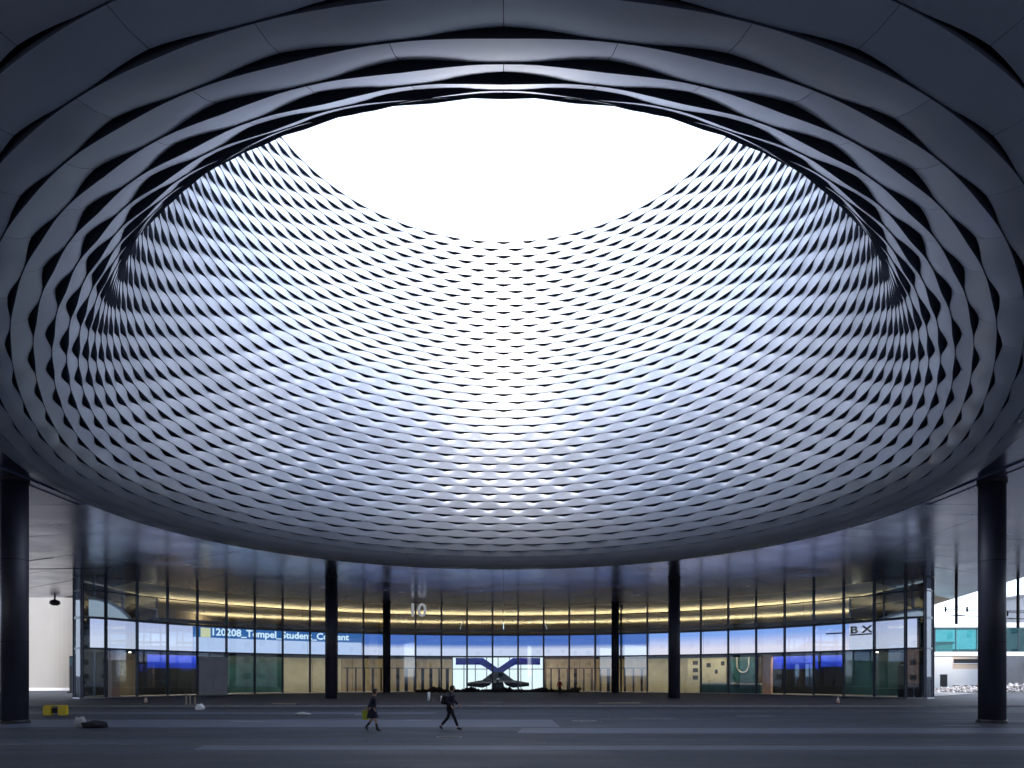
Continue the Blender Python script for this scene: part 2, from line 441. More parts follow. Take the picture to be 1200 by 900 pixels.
# slab above the soffit with the funnel hole
def slab_with_hole(name, z, hole, outline, m, n=72):
    V = []; F = []
    for c in range(n):
        a = 2*PI*c/n; V.append((hole * math.sin(a), hole * math.cos(a), z))
    for c in range(n):
        a = 2*PI*c/n; sx, sy = math.sin(a), math.cos(a)
        x0, x1, y0, y1 = outline
        t = min((x1 / sx) if sx > 1e-6 else 1e9, (x0 / sx) if sx < -1e-6 else 1e9, (y1 / sy) if sy > 1e-6 else 1e9, (y0 / sy) if sy < -1e-6 else 1e9)
        V.append((t*sx, t*sy, z))
    for c in range(n):
        d = (c+1) % n; F.append((c, d, n + d, n + c))
    return link(name, mesh(V, F), m, hall)
slab_with_hole('roof', 31.1 + EYE + 0.36, 14.2, (-48, 48, -56, 90), M['roof'])
w = MB()
w.add([(-48, -56, ZS + 1), (48, -56, ZS + 1), (48, 90, ZS + 1), (-48, 90, ZS + 1), (-48, -56, 33.6), (48, -56, 33.6), (48, 90, 33.6), (-48, 90, 33.6)],
      [(0, 1, 5, 4), (1, 2, 6, 5), (2, 3, 7, 6), (3, 0, 4, 7)])
w.build('upper_wall', M['band'], hall)
# closure slabs so no sky leaks above the soffit
w = MB(); w.box(-60, -22, -75.5, 42.0, ZS + 1.25, ZS + 1.4); w.box(22, 40, -75.5, 6.0, ZS + 1.25, ZS + 1.4); w.box(-22, 22, -75.5, -42, ZS + 1.25, ZS + 1.4)
w.build('deck_slab', M['dark'], hall)

# ------------------------------------------------------------------ concave glass front
facade = empty('glass_facade', (0, GC, 0))
tag(facade, 'long concave glass front with dark mullions across the back of the plaza', 'glass wall')
angs = [2.8 + 4.9 * j for j in range(-15, 15)]
ptsF = [gp(a) for a in angs]
def mir(l): return [(-x, y) for x, y in l]
corner = [(37.3, 60.4), (38.6, 61.4), (39.4, 63.2), (39.6, 66.0), (39.6, 71.0), (39.6, 78.0)]
path = mir(corner)[::-1] + ptsF + corner
TIERS = [0.22, 4.60, 7.35, 9.75, ZS - 0.03]
for i in range(len(path)):
    x, y = path[i]
    nx, ny = x, y - GC; L = math.hypot(nx, ny); nx /= L; ny /= L
    ang = math.atan2(nx, ny)
    m = MB(); m.box(-0.06, 0.06, -0.16, 0.10, 0.22, ZS - 0.02)
    m.box(-0.11, 0.11, 0.02, 0.08, 0.23, ZS - 0.03)
    o = m.build('mullion', M['mullion'], facade); o.location = (x, y - GC, 0); o.rotation_euler = (0, 0, -ang)
for i in range(len(path) - 1):
    p, q = path[i], path[i+1]
    p = (p[0], p[1] - GC); q = (q[0], q[1] - GC)
    dx, dy = q[0] - p[0], q[1] - p[1]; L = math.hypot(dx, dy); dx /= L; dy /= L
    pi_ = (p[0] + dx*0.062, p[1] + dy*0.062); qi = (q[0] - dx*0.062, q[1] - dy*0.062)
    for t in range(4):
        z0, z1 = TIERS[t] + 0.05, TIERS[t+1] - 0.05
        # panes lean by a millimetre or two, which breaks up the reflections
        e = rnd.uniform(-0.006, 0.006); nxx, nyy = -dy, dx
        vs_ = [(pi_[0], pi_[1], z0), (qi[0], qi[1], z0), (qi[0] + nxx*e, qi[1] + nyy*e, z1), (pi_[0] + nxx*e, pi_[1] + nyy*e, z1)]
        vs_ += [(a + nxx*0.02, b + nyy*0.02, c) for a, b, c in vs_]
        link('pane', mesh(vs_, [(0, 1, 2, 3), (7, 6, 5, 4), (0, 4, 5, 1), (1, 5, 6, 2), (2, 6, 7, 3), (3, 7, 4, 0)]), M['glass'], facade)
    for t in (1, 2, 3):
        hh = {1: 0.16, 2: 0.20, 3: 0.10}[t]
        m = MB(); m.bar((pi_[0], pi_[1], TIERS[t]), (qi[0], qi[1], TIERS[t]), 0.14, hh)
        m.build('transom', M['mullion'], facade)
    m = MB(); m.bar((pi_[0], pi_[1], 0.12), (qi[0], qi[1], 0.12), 0.34, 0.20)
    m.build('plinth', M['mullion_light'], facade)



def bearing(x, r):
    """point on the circle of radius r about the facade centre, seen along the tangent x"""
    k = x; a_ = 1 + k*k; b_ = -2*GC; c_ = GC*GC - r*r
    Y = (-b_ + math.sqrt(b_*b_ - 4*a_*c_)) / (2*a_)
    return k*Y, Y
def bd(px): return (px - 590) / 800.0
def theta(p): return math.degrees(math.atan2(p[0], p[1] - GC))

# ------------------------------------------------------------------ inside the hall
w = MB()
arc = [gp(a, GR - 0.1) for a in np.linspace(-72, 72, 49)]
arc2 = [(x, y - FC) for x, y in arc] + [(54, 78 - FC), (54, 149 - FC), (-44, 149 - FC), (-44, 78 - FC)]
w.add([(x, y, 0.16) for x, y in arc2], [tuple(range(len(arc2)))[::-1]])
w.build('hall_floor', M['concrete'], hall)
w = MB(); w.box(-44.4, -44.0, 78 - FC, 149 - FC, 0, ZS - 0.02); w.box(54.0, 54.4, 98 - FC, 149 - FC, 0, ZS - 0.02); w.box(-44, 54, 132 - FC, 132.4 - FC, 0, ZS - 0.02)
w.build('inner_wall', M['tan'], hall)
def arc_box(mb, r0, r1, z0, z1, a0, a1, n, mi=0, oy=-FC):
    for i in range(n):
        b0, b1 = a0 + (a1-a0)*i/n, a0 + (a1-a0)*(i+1)/n
        q = [gp(b0, r0), gp(b1, r0), gp(b1, r1), gp(b0, r1)]
        vs_ = [(x, y + oy, z) for z in (z0, z1) for x, y in q]
        fs = [(0, 1, 2, 3)[::-1], (4, 5, 6, 7), (0, 1, 5, 4)[::1], (2, 3, 7, 6)]
        if i == 0: fs.append((3, 0, 4, 7))
        if i == n-1: fs.append((1, 2, 6, 5))
        mb.add(vs_, fs, mi)
    return mb
# uplight troughs that wash the hall ceiling
for k, (r_, a0, a1) in enumerate(((GR + 11, -64, 64), (GR + 27, -50, 50))):
    t = empty('uplight_trough', (0, GC, 0)); tag(t, ['curved uplight trough washing the warm ceiling just behind the glass', 'farther curved uplight trough deep under the warm hall ceiling'][k], 'light', 'uplight troughs under the hall ceiling')
    m = MB(); arc_box(m, r_ - 0.35, r_ + 0.35, ZS - 2.65, ZS - 2.50, a0, a1, 40, oy=-GC); arc_box(m, r_ - 0.40, r_ - 0.351, ZS - 2.65, ZS - 2.26, a0, a1, 40, oy=-GC); arc_box(m, r_ + 0.351, r_ + 0.40, ZS - 2.65, ZS - 2.26, a0, a1, 40, oy=-GC); m.build('trough', M['mullion'], t)
    m = MB(); arc_box(m, r_ - 0.28, r_ + 0.28, ZS - 2.495, ZS - 2.45, a0, a1, 40, oy=-GC); m.build('lamp', M['lamp_up'], t)
    m = MB()
    for a in np.linspace(a0 + 2, a1 - 2, 18):
        x, y = gp(a, r_); m.cyl(x, y - GC, ZS - 2.5, ZS - 0.01, 0.02, 6)
    m.build('hanger', M['mullion'], t)
# hidden strip lamp added under the display ribbon to brighten the ground-floor walls
t = empty('fill_strip', (0, GC, 0)); tag(t, 'added warm fill strip hidden behind the glass under the display ribbon', 'light')
m = MB(); arc_box(m, GR + 2.6, GR + 2.9, 4.42, 4.50, -64, 64, 50, oy=-GC); m.build('lamp', M['lamp_fill'], t)
m = MB(); arc_box(m, GR + 2.55, GR + 2.95, 4.505, 4.58, -64, 64, 50, oy=-GC); arc_box(m, GR + 2.40, GR + 2.54, 4.30, 4.60, -64, 64, 50, oy=-GC); m.build('housing', M['mullion'], t)

# display ribbon; its colour gradients stand in for sky reflected in the glass
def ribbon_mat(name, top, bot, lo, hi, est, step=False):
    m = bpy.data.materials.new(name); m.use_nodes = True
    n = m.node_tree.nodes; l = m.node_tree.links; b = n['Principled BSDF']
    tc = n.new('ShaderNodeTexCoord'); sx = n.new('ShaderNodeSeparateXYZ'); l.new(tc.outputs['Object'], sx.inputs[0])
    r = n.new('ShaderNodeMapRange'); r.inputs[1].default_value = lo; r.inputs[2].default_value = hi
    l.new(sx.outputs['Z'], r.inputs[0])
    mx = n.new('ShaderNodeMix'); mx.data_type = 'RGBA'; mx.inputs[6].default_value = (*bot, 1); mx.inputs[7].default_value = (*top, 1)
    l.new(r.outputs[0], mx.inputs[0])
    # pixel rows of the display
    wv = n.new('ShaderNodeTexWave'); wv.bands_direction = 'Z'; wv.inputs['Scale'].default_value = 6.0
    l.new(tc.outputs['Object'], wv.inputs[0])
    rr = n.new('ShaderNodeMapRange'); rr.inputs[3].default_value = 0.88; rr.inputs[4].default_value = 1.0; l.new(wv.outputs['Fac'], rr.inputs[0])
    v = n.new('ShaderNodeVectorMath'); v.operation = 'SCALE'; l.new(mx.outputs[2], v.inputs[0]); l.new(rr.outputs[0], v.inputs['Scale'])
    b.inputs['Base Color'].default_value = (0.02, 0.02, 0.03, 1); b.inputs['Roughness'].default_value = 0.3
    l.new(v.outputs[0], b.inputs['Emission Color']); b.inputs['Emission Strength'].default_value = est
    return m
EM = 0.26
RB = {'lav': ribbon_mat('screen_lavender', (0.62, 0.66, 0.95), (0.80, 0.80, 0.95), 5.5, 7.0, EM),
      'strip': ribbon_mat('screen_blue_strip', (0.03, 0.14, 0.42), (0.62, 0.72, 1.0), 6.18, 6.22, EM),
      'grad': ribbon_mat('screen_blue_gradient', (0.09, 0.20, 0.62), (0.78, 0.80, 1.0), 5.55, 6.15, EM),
      'pale': ribbon_mat('screen_sky_reflection', (0.28, 0.45, 0.95), (0.95, 0.82, 0.92), 5.3, 6.9, EM * 1.1)}
rib = empty('display_ribbon', (0, GC, 0)); tag(rib, 'long glowing blue and white display ribbon with running text and painted sky reflection behind the glass', 'screen')
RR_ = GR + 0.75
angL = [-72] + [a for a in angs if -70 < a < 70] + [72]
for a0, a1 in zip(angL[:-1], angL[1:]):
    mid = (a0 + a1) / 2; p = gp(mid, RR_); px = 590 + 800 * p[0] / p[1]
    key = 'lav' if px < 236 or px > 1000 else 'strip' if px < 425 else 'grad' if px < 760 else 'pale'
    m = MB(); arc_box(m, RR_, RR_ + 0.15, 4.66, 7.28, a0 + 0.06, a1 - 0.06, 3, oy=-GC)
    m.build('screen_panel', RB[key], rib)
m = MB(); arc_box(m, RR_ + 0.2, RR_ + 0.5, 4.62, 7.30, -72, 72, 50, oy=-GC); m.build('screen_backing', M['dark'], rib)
M['screen_text'] = mat('screen_white_text', (0.1, 0.1, 0.1), 0.5, emit=(0.75, 0.90, 1.0), estr=0.3)
M['text_dark'] = mat('dark_print', (0.03, 0.05, 0.10), 0.5)
M['text_icon'] = mat('pale_yellow_print', (0.1, 0.1, 0.1), 0.5, emit=(0.70, 0.68, 0.42), estr=0.28)
def text_mesh(body, size):
    c = bpy.data.curves.new('t', 'FONT'); c.body = body; c.size = size; c.resolution_u = 3; c.offset = 0.03
    o = bpy.data.objects.new('t', c); COL.objects.link(o)
    me = bpy.data.meshes.new_from_object(o.evaluated_get(bpy.context.evaluated_depsgraph_get()))
    bpy.data.objects.remove(o); return me
def curved_text(body, size, px0, px1, zc, m, rad, parent, name='lettering', oy=GC):
    me = text_mesh(body, size)
    a0, a1 = theta(bearing(bd(px0), rad)), theta(bearing(bd(px1), rad))
    xs = [v.co.x for v in me.vertices]; ys = [v.co.y for v in me.vertices]
    w_, hmid = max(xs) - min(xs), (max(ys) + min(ys)) / 2; x0 = min(xs)
    for v in me.vertices:
        a = a0 + (a1 - a0) * (v.co.x - x0) / w_; h_ = v.co.y - hmid
        x, y = gp(a, rad); v.co = (x, y - oy, zc + h_)
    return link(name, me, m, parent)
curved_text('120208_Tempel_Student_Content', 1.05, 249, 409, 6.72, M['screen_text'], RR_ - 0.03, rib)
m = MB(); a0, a1 = theta(bearing(bd(235), RR_)), theta(bearing(bd(246.5), RR_)); arc_box(m, RR_ - 0.03, RR_ - 0.01, 6.22, 7.2, a0, a1, 2, oy=-GC); m.build('icon', M['text_icon'], rib)
curved_text('I B X', 0.95, 988, 1023, 6.65, M['text_dark'], RR_ - 0.03, rib)
for (p0, p1, z) in ((968, 990, 6.35), (996, 1022, 6.1)):
    m = MB(); a0, a1 = theta(bearing(bd(p0), RR_)), theta(bearing(bd(p1), RR_)); arc_box(m, RR_ - 0.03, RR_ - 0.01, z, z + 0.14, a0, a1, 3, oy=-GC); m.build('underline', M['text_dark'], rib)

# ground-floor wall behind the glass, bay by bay
gw = empty('ground_floor_wall', (0, GC, 0)); tag(gw, 'low curved wall of tan, cream and teal panels behind the ground floor glass', 'wall')
secs = [(97, 128, 'teal'), (128, 160, 'tan'), (160, 236, 'dark'), (236, 268, 'teal'), (268, 300, 'teal'), (300, 332, 'teal'), (332, 366, 'cream'), (366, 400, 'cream')]
secs += [(400 + 13*i, 413 + 13*i, 'tan') for i in range(10)] + [(530, 637, 'dark')] + [(640 + 13*i, 653 + 13*i, 'tan') for i in range(9)]
secs += [(757, 792, 'cream'), (792, 822, 'cream'), (822, 853, 'tan'), (853, 888, 'teal'), (888, 905, 'tan'), (905, 990, 'dark'), (990, 1028, 'teal'), (1028, 1056, 'teal'), (1056, 1085, 'dark')]
for (x0, x1, k) in secs:
    r_ = GR + 6
    a0, a1 = theta(bearing(bd(x0), r_)), theta(bearing(bd(x1), r_))
    m = MB(); arc_box(m, r_ + rnd.uniform(0, .06), r_ + 0.25, 0.17, 4.56, a0 + 0.03, a1 - 0.03, 3, oy=-GC); m.build('wall_panel', M[k], gw)
# blue fascia banners
def arc_thing(name, label, cat, x0, x1, z0, z1, r, th, m, group=None):
    a0, a1 = theta(bearing(bd(x0), r)), theta(bearing(bd(x1), r))
    b = MB(); arc_box(b, r, r + th, z0, z1, a0, a1, 4, oy=-GC); o = b.build(name, m); o.location = (0, GC, 0); tag(o, label, cat, group); return o
arc_thing('blue_banner', 'deep blue banner high behind the glass at the left end', 'banner', 173, 232, 2.95, 4.5, GR + 3.5, 0.1, M['blue'])
arc_thing('blue_banner', 'deep blue banner high behind the glass towards the right end', 'banner', 906, 958, 2.9, 4.5, GR + 3.5, 0.1, M['blue'])
arc_thing('blue_banner', 'short deep blue banner right beside the longer one on the right', 'banner', 962, 990, 3.1, 4.5, GR + 3.5, 0.1, M['blue'])
arc_thing('reflected_pillar', 'salmon pillar standing in for a reflection near the left corner', 'pillar', 131, 141, 0.17, 4.5, GR + 2.0, 0.5, M['pink'])  # both pillars are added to imitate pinkish reflections in the glass
arc_thing('reflected_pillar', 'salmon pillar standing in for a reflection left of the long blue banner', 'pillar', 893, 903, 0.17, 4.5, GR + 2.0, 0.5, M['pink'])
# slatted fence left and right of the entrance
for k, (x0, x1, n) in enumerate(((402, 529, 13), (641, 757, 12))):
    t = empty('slatted_fence', (0, GC, 0)); tag(t, ['dark slatted fence behind the glass left of the X sign', 'dark slatted fence behind the glass right of the X sign'][k], 'fence')
    r_ = GR + 1.8; a0, a1 = theta(bearing(bd(x0), r_)), theta(bearing(bd(x1), r_))
    m = MB(); arc_box(m, r_ - 0.05, r_ + 0.05, 3.06, 3.18, a0, a1, 8, oy=-GC); m.build('rail', M['mullion'], t)
    for i in range(n):
        a = a0 + (a1 - a0) * (i + 0.5) / n; x, y = gp(a, r_)
        ww = rnd.choice((0.09, 0.12, 0.2)); m = MB(); m.box(-ww, ww, -0.05, 0.05, 0.17, 3.055)
        o = m.build('slat', M['steel_dark'], t); o.location = (x, y - GC, 0); o.rotation_euler = (0, 0, -R(a))
# entrance sign with a large X in front of a lit panel
sg = empty('entrance_sign', (0, 88.0, 0)); tag(sg, 'backlit white entrance panel with a large blue and black X mid facade', 'sign')
def PX(x, y): return ((x - 590) * 0.11, 2.15 + (792 - y) * 0.11)
def prism(pts, y0, y1, name, m, parent):
    q = [PX(*p) for p in pts]; n = len(q)
    A_ = sum(q[i][0]*q[(i+1) % n][1] - q[(i+1) % n][0]*q[i][1] for i in range(n))
    if A_ < 0: q = q[::-1]
    vs_ = [(x, y0, z) for x, z in q] + [(x, y1, z) for x, z in q]
    return link(name, mesh(vs_, [tuple(range(n)), tuple(range(n, 2*n))[::-1]] + [(i, i + n, (i+1) % n + n, (i+1) % n) for i in range(n)]), m, parent)
for i in range(8):
    x0 = 530 + 13.4 * i
    prism([(x0 + .3, 770.5), (x0 + 13.1, 770.5), (x0 + 13.1, 809), (x0 + .3, 809)], 0.6, 0.7, 'light_panel', M['lamp_white'], sg)
def mx_(pts): return [(1167 - x, y) for x, y in pts]
va = [(534, 771), (566, 771), (583.5, 783), (583.5, 793), (572, 784), (563, 779), (534, 779)]
prism(va, 0, 0.35, 'blue_arm', M['blue'], sg); prism(mx_(va), 0, 0.35, 'blue_arm', M['blue'], sg)
la = [(583.4, 787), (577, 788), (565, 797), (547, 800), (547, 804), (566, 806), (574, 803), (578, 798), (583.4, 795)]
prism(la, -0.25, -0.02, 'black_leg', M['black'], sg); prism(mx_(la), -0.25, -0.02, 'black_leg', M['black'], sg)
prism([(578, 796), (589, 796), (592, 811), (575, 811)], 0.2, 0.5, 'foot', M['dark'], sg)
m = MB(); z_ = PX(0, 784)[1]; m.box(-6.6, 5.2, 0.42, 0.55, z_ - 0.05, z_ + 0.05); m.build('cross_rail', M['mullion'], sg)
for i in range(9):
    x_ = (530 + 13.4 * i - 590) * 0.11; m = MB(); m.box(x_ - 0.05, x_ + 0.05, 0.42, 0.58, 0.17, 4.5); m.build('upright', M['mullion'], sg)

# pale arches added behind the upper glass in place of outdoor reflections
for k, (pp, lb) in enumerate((([(1004, 741), (1022, 731), (1042, 722), (1062, 716.5), (1078, 714), (1083, 716)], 'pale arched canopy added behind the upper glass at the right end'),
                              ([(160, 735), (150, 722), (140, 713), (128, 706), (114, 702), (104, 701)], 'pale arched canopy added behind the upper glass at the left end'))):
    t = empty('arched_reflection', (0, GC, 0)); tag(t, lb, 'reflection'); rr_ = GR + 0.45 + 0.0*k; P3 = []; P4 = []
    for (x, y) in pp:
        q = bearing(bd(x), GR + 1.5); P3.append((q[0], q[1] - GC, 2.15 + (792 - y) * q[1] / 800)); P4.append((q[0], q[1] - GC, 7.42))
    m = MB(); m.tube(P3, 0.16, 8); m.build('arch_edge', M['lamp_white'] if k < 0 else M['white'], t)
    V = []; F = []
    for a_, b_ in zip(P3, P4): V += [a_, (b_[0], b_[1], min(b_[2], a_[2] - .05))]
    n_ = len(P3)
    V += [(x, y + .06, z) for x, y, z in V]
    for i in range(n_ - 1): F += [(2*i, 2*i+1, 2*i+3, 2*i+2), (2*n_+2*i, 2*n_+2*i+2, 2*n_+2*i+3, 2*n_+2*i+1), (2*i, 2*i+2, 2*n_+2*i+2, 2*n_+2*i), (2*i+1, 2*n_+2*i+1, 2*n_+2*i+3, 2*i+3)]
    link('infill', mesh(V, F), M['reflect_glow'], t)

# low curved form added in place of a car-like reflection in the glass
t = empty('curved_reflection', (0, GC, 0)); tag(t, 'low curved pale form standing in for a reflection in the glass on the right', 'reflected_form')
a0, a1 = theta(bearing(bd(822), GR + 3)), theta(bearing(bd(893), GR + 3))
m = MB(); arc_box(m, GR + 2.6, GR + 3.2, 0.17, 1.15, a0, a1, 12, oy=-GC); m.build('curve_front', M['teal'], t)
m = MB(); arc_box(m, GR + 2.4, GR + 3.4, 1.155, 1.32, a0, a1, 12, oy=-GC); m.build('curve_top', M['white'], t)
# windowed block added in place of a town building reflected in the glass
t = empty('house_reflection', (0, GC, 0)); tag(t, 'cream block with small dark windows standing in for a reflected building right of the column', 'house_reflection')
r_ = GR + 4.4; a0, a1 = theta(bearing(bd(806), r_)), theta(bearing(bd(851), r_))
m = MB(); arc_box(m, r_, r_ + 1.2, 0.17, 4.5, a0, a1, 6, oy=-GC); m.build('wall', M['cream'], t)
for (x0, x1, z) in ((812, 818, 3.5), (812, 818, 2.6), (812, 818, 1.7), (828, 833, 3.2), (838, 841, 2.4), (845, 849, 3.4)):
    a0, a1 = theta(bearing(bd(x0), r_)), theta(bearing(bd(x1), r_)); m = MB(); arc_box(m, r_ - 0.05, r_ - 0.01, z, z + 0.5, a0, a1, 1, oy=-GC); m.build('window', M['dark'], t)
t = arc_thing('logo_screen', 'dark teal screen with a pale looping letter shape beside the salmon pillar', 'screen', 856, 886, 1.4, 4.45, GR + 4.2, 0.12, M['teal'])
m = MB()
pl = []
for i in range(17):
    a = PI + PI * i / 16; pl.append((870.5 + 7*math.cos(a), 779 + 9*math.sin(-a)))
pl = [(863.5, 766)] + pl + [(877.5, 766)]
P3 = []
for (x, y) in pl:
    q = bearing(bd(x), GR + 4.12); P3.append((q[0], q[1] - GC, 2.15 + (792 - y) * q[1] / 800))
m.tube(P3, 0.09, 6); m.build('letter_loop', M['mullion_light'], t)
# doors in the right-hand corner
t = empty('entrance_doors', (0, GC, 0)); tag(t, 'dark framed side doors inside the right corner of the glass front', 'door')
for x0 in (1052, 1062, 1072):
    a0, a1 = theta(bearing(bd(x0), GR + 1.5)), theta(bearing(bd(x0 + 8), GR + 1.5)); m = MB(); arc_box(m, GR + 1.5, GR + 1.6, 0.17, 3.1, a0, a1, 2, oy=-GC); m.build('door_leaf', M['dark'], t)

# ------------------------------------------------------------------ columns
col_specs = [(-22.2, 31.0, 0.54, 'thick dark column nearest on the left edge of the plaza'), (22.4, 31.3, 0.54, 'thick dark column nearest on the right edge of the plaza'),
             (-15.5, 61.4, 0.53, 'dark column in front of the glass left of the two walkers'), (15.5, 62.0, 0.53, 'dark column in front of the glass beside the cream windowed block'),
             (-14.2, 82.9, 0.46, 'slim far column against the glass left of the hanging 10 sign'), (13.6, 83.1, 0.46, 'slim far column against the glass right of the X sign')]
for x, y, r_, lb in col_specs:
    t = empty('column', (x, y, 0)); tag(t, lb, 'column', 'round columns carrying the hall')
    m = MB(); m.cyl(0, 0, 0.0, ZS - 0.06, r_, 40); m.build('shaft', M['steel_dark'], t, True)
    m = MB(); m.tube([(0, 0, 0.0), (0, 0, 0.10), (0, 0, 0.16)], [r_ + 0.07, r_ + 0.07, r_ + 0.01], 40); m.build('base_collar', M['iron'], t)
    for zj in (3.7, 7.4):
        m = MB(); m.tube([(0, 0, zj - 0.012), (0, 0, zj + 0.012)], r_ + 0.004, 40); m.build('joint_ring', M['black'], t)
    m = MB(); m.cyl(0, 0, ZS - 0.12, ZS + 0.10, r_ + 0.05, 40); m.build('head_collar', M['iron'], t)
for o in list(bpy.data.objects):
    if o.name.startswith('shaft'):
        o.data.polygons.foreach_set('use_smooth', [len(p.vertices) == 4 for p in o.data.polygons])

# ------------------------------------------------------------------ pavement apron with kerb stones, worn marks and covers on the road
w = MB(); w.add([(-75, 47.0, 0.12), (70, 47.0, 0.12), (70, 160, 0.12), (-75, 160, 0.12), (-75, 47.0, -0.1), (70, 47.0, -0.1)], [(0, 1, 2, 3), (4, 5, 1, 0)])
pav = w.build('pavement', M['plaza']); tag(pav, kind='structure')
km = None
for i in range(145):
    if km is None:
        m = MB(); m.box(0.006, 0.994, -0.16, -0.002, -0.05, 0.125); ko = bevel(m.build('kerb_stone', M['kerb'], pav), 0.012, 1); km = ko.data
    else: ko = link('kerb_stone', km, None, pav)
    ko.location = (-75 + i, 47.0, 0)
rm = None
for i, (x, y, lx, ly) in enumerate(((-1.6, 51.9, 1.6, 0.5), (-4.7, 33.0, 1.3, 0.22), (3.3, 32.5, 1.2, 0.3), (6.5, 34.6, 2.4, 0.18), (-8.2, 37.6, 1.2, 0.5), (12.5, 36.4, 2.0, 0.3), (-12.8, 32.0, 1.6, 0.25), (19.0, 29.5, 1.7, 0.16))):
    w = MB(); z = 0.125 if y > 47 else 0.004; w.add([(x, y, z), (x+lx, y, z), (x+lx*0.93, y+ly, z), (x-lx*0.06, y+ly*0.9, z)], [(0, 1, 2, 3)]); tag(w.build('road_marking', M['paint_line']), kind='structure')
# resurfaced strips of lighter and darker asphalt
M['patch_light'] = mat('lighter_asphalt_patch', (0.085, 0.10, 0.14), 0.6, noise=((0.5, 2, 1), 0.2))
M['patch_dark'] = mat('darker_asphalt_patch', (0.020, 0.025, 0.038), 0.7, noise=((0.5, 2, 1), 0.2))
for i, (x0, x1, y0, y1, k) in enumerate(((-60, 40, 44.2, 46.75, 'patch_dark'), (-30, 2.4, 28.6, 33.5, 'patch_light'), (0.5, 50, 25.6, 28.2, 'patch_light'), (-26, 34, 23.4, 25.0, 'patch_dark'), (-40, -4, 38.5, 40.2, 'patch_light'), (-16, 20, 17.5, 18.6, 'patch_dark'), (-9, 22, 19.8, 21.0, 'patch_light'))):
    w = MB(); sk = rnd.uniform(-.5, .5); w.add([(x0, y0, 0.002), (x1, y0 + sk*0.3, 0.002), (x1 + sk, y1, 0.002), (x0 - sk, y1 + sk*0.3, 0.002)], [(0, 1, 2, 3)]); tag(w.build('road_patch', M[k]), kind='structure')
for (x, y, r_, lb) in ((4.1, 31.9, 0.42, 'round cast iron manhole cover right of the walkers on the asphalt'), (-1.9, 24.0, 0.36, 'round cast iron manhole cover nearest the camera')):
    t = empty('manhole_cover', (x, y, 0)); tag(t, lb, 'manhole cover')
    m = MB(); m.tube([(0, 0, 0.0), (0, 0, 0.012)], r_, 28); m.build('lid', M['iron'], t)
    m = MB(); n = 28
    for i in range(n):
        a, b_ = 2*PI*i/n, 2*PI*(i+1)/n
        m.add([(math.cos(a)*(r_+.03), math.sin(a)*(r_+.03), .009), (math.cos(b_)*(r_+.03), math.sin(b_)*(r_+.03), .009), (math.cos(b_)*(r_+.10), math.sin(b_)*(r_+.10), .007), (math.cos(a)*(r_+.10), math.sin(a)*(r_+.10), .007)], [(0, 1, 2, 3)])
    m.build('frame', M['kerb'], t)

for i, (y, lb) in enumerate(((21.4, 'long slotted drain channel across the asphalt nearest the camera'), (41.6, 'long slotted drain channel across the asphalt beyond the walkers'))):
    t = empty('drain_channel', (0, y, 0)); tag(t, lb, 'drain')
    m = MB(); m.box(-30, 30, -.13, -.09, -.02, .008); m.box(-30, 30, .09, .13, -.02, .008); m.build('frame', M['kerb'], t)
    m = MB(); m.box(-30, 30, -.088, .088, -.02, .004); m.build('grate', M['iron'], t)

# ------------------------------------------------------------------ hanging 10 sign, lamps, poles and wires
t = empty('hanging_number_sign', (-9.9, 80.0, ZS)); tag(t, 'pale number sign reading 10 hanging from the soffit by the facade', 'sign')
me = text_mesh('10', 2.2)
bm = bmesh.new(); bm.from_mesh(me); bm.faces.ensure_lookup_table()
r_ = bmesh.ops.extrude_face_region(bm, geom=bm.faces[:]); bmesh.ops.translate(bm, vec=(0, 0, 0.15), verts=[v for v in r_['geom'] if isinstance(v, bmesh.types.BMVert)])
bm.to_mesh(me); bm.free()
xs = [v.co.x for v in me.vertices]; cx = (min(xs) + max(xs)) / 2
for v in me.vertices: v.co = (v.co.x - cx, -v.co.z, v.co.y - 1.95)
M['numeral'] = mat('white_acrylic_added_glow', (0.8, 0.8, 0.8), 0.4, emit=(0.85, 0.9, 1.0), estr=0.07)  # faint emission added to lift the white numerals out of the soffit shade
link('numeral', me, M['numeral'], t)
m = MB(); m.box(-1.1, 1.1, -0.05, 0.05, -0.34, -0.26); m.build('top_rail', M['mullion'], t)
m = MB(); m.cyl(-0.8, 0, -0.3, 0.02, 0.03, 8); m.cyl(0.8, 0, -0.3, 0.02, 0.03, 8); m.build('hanger', M['mullion'], t)
for i, (x, y, lb) in enumerate(((-50.6, 77.0, 'dark dome lamp at the soffit edge above the cream wall'), (-47.4, 76.6, 'dark dome lamp at the soffit edge beside the glass corner'))):
    t = empty('dome_lamp', (x, y, ZS)); tag(t, lb, 'lamp')
    m = MB(); m.tube([(0, 0, 0), (0, 0, -0.35)], 0.09, 10); m.build('stem', M['iron'], t)
    m = MB(); m.tube([(0, 0, -0.3), (0, 0, -0.45), (0, 0, -0.75), (0, 0, -0.95)], [0.2, 0.5, 0.55, 0.3], 18); m.build('lamp_shade', M['iron'], t)
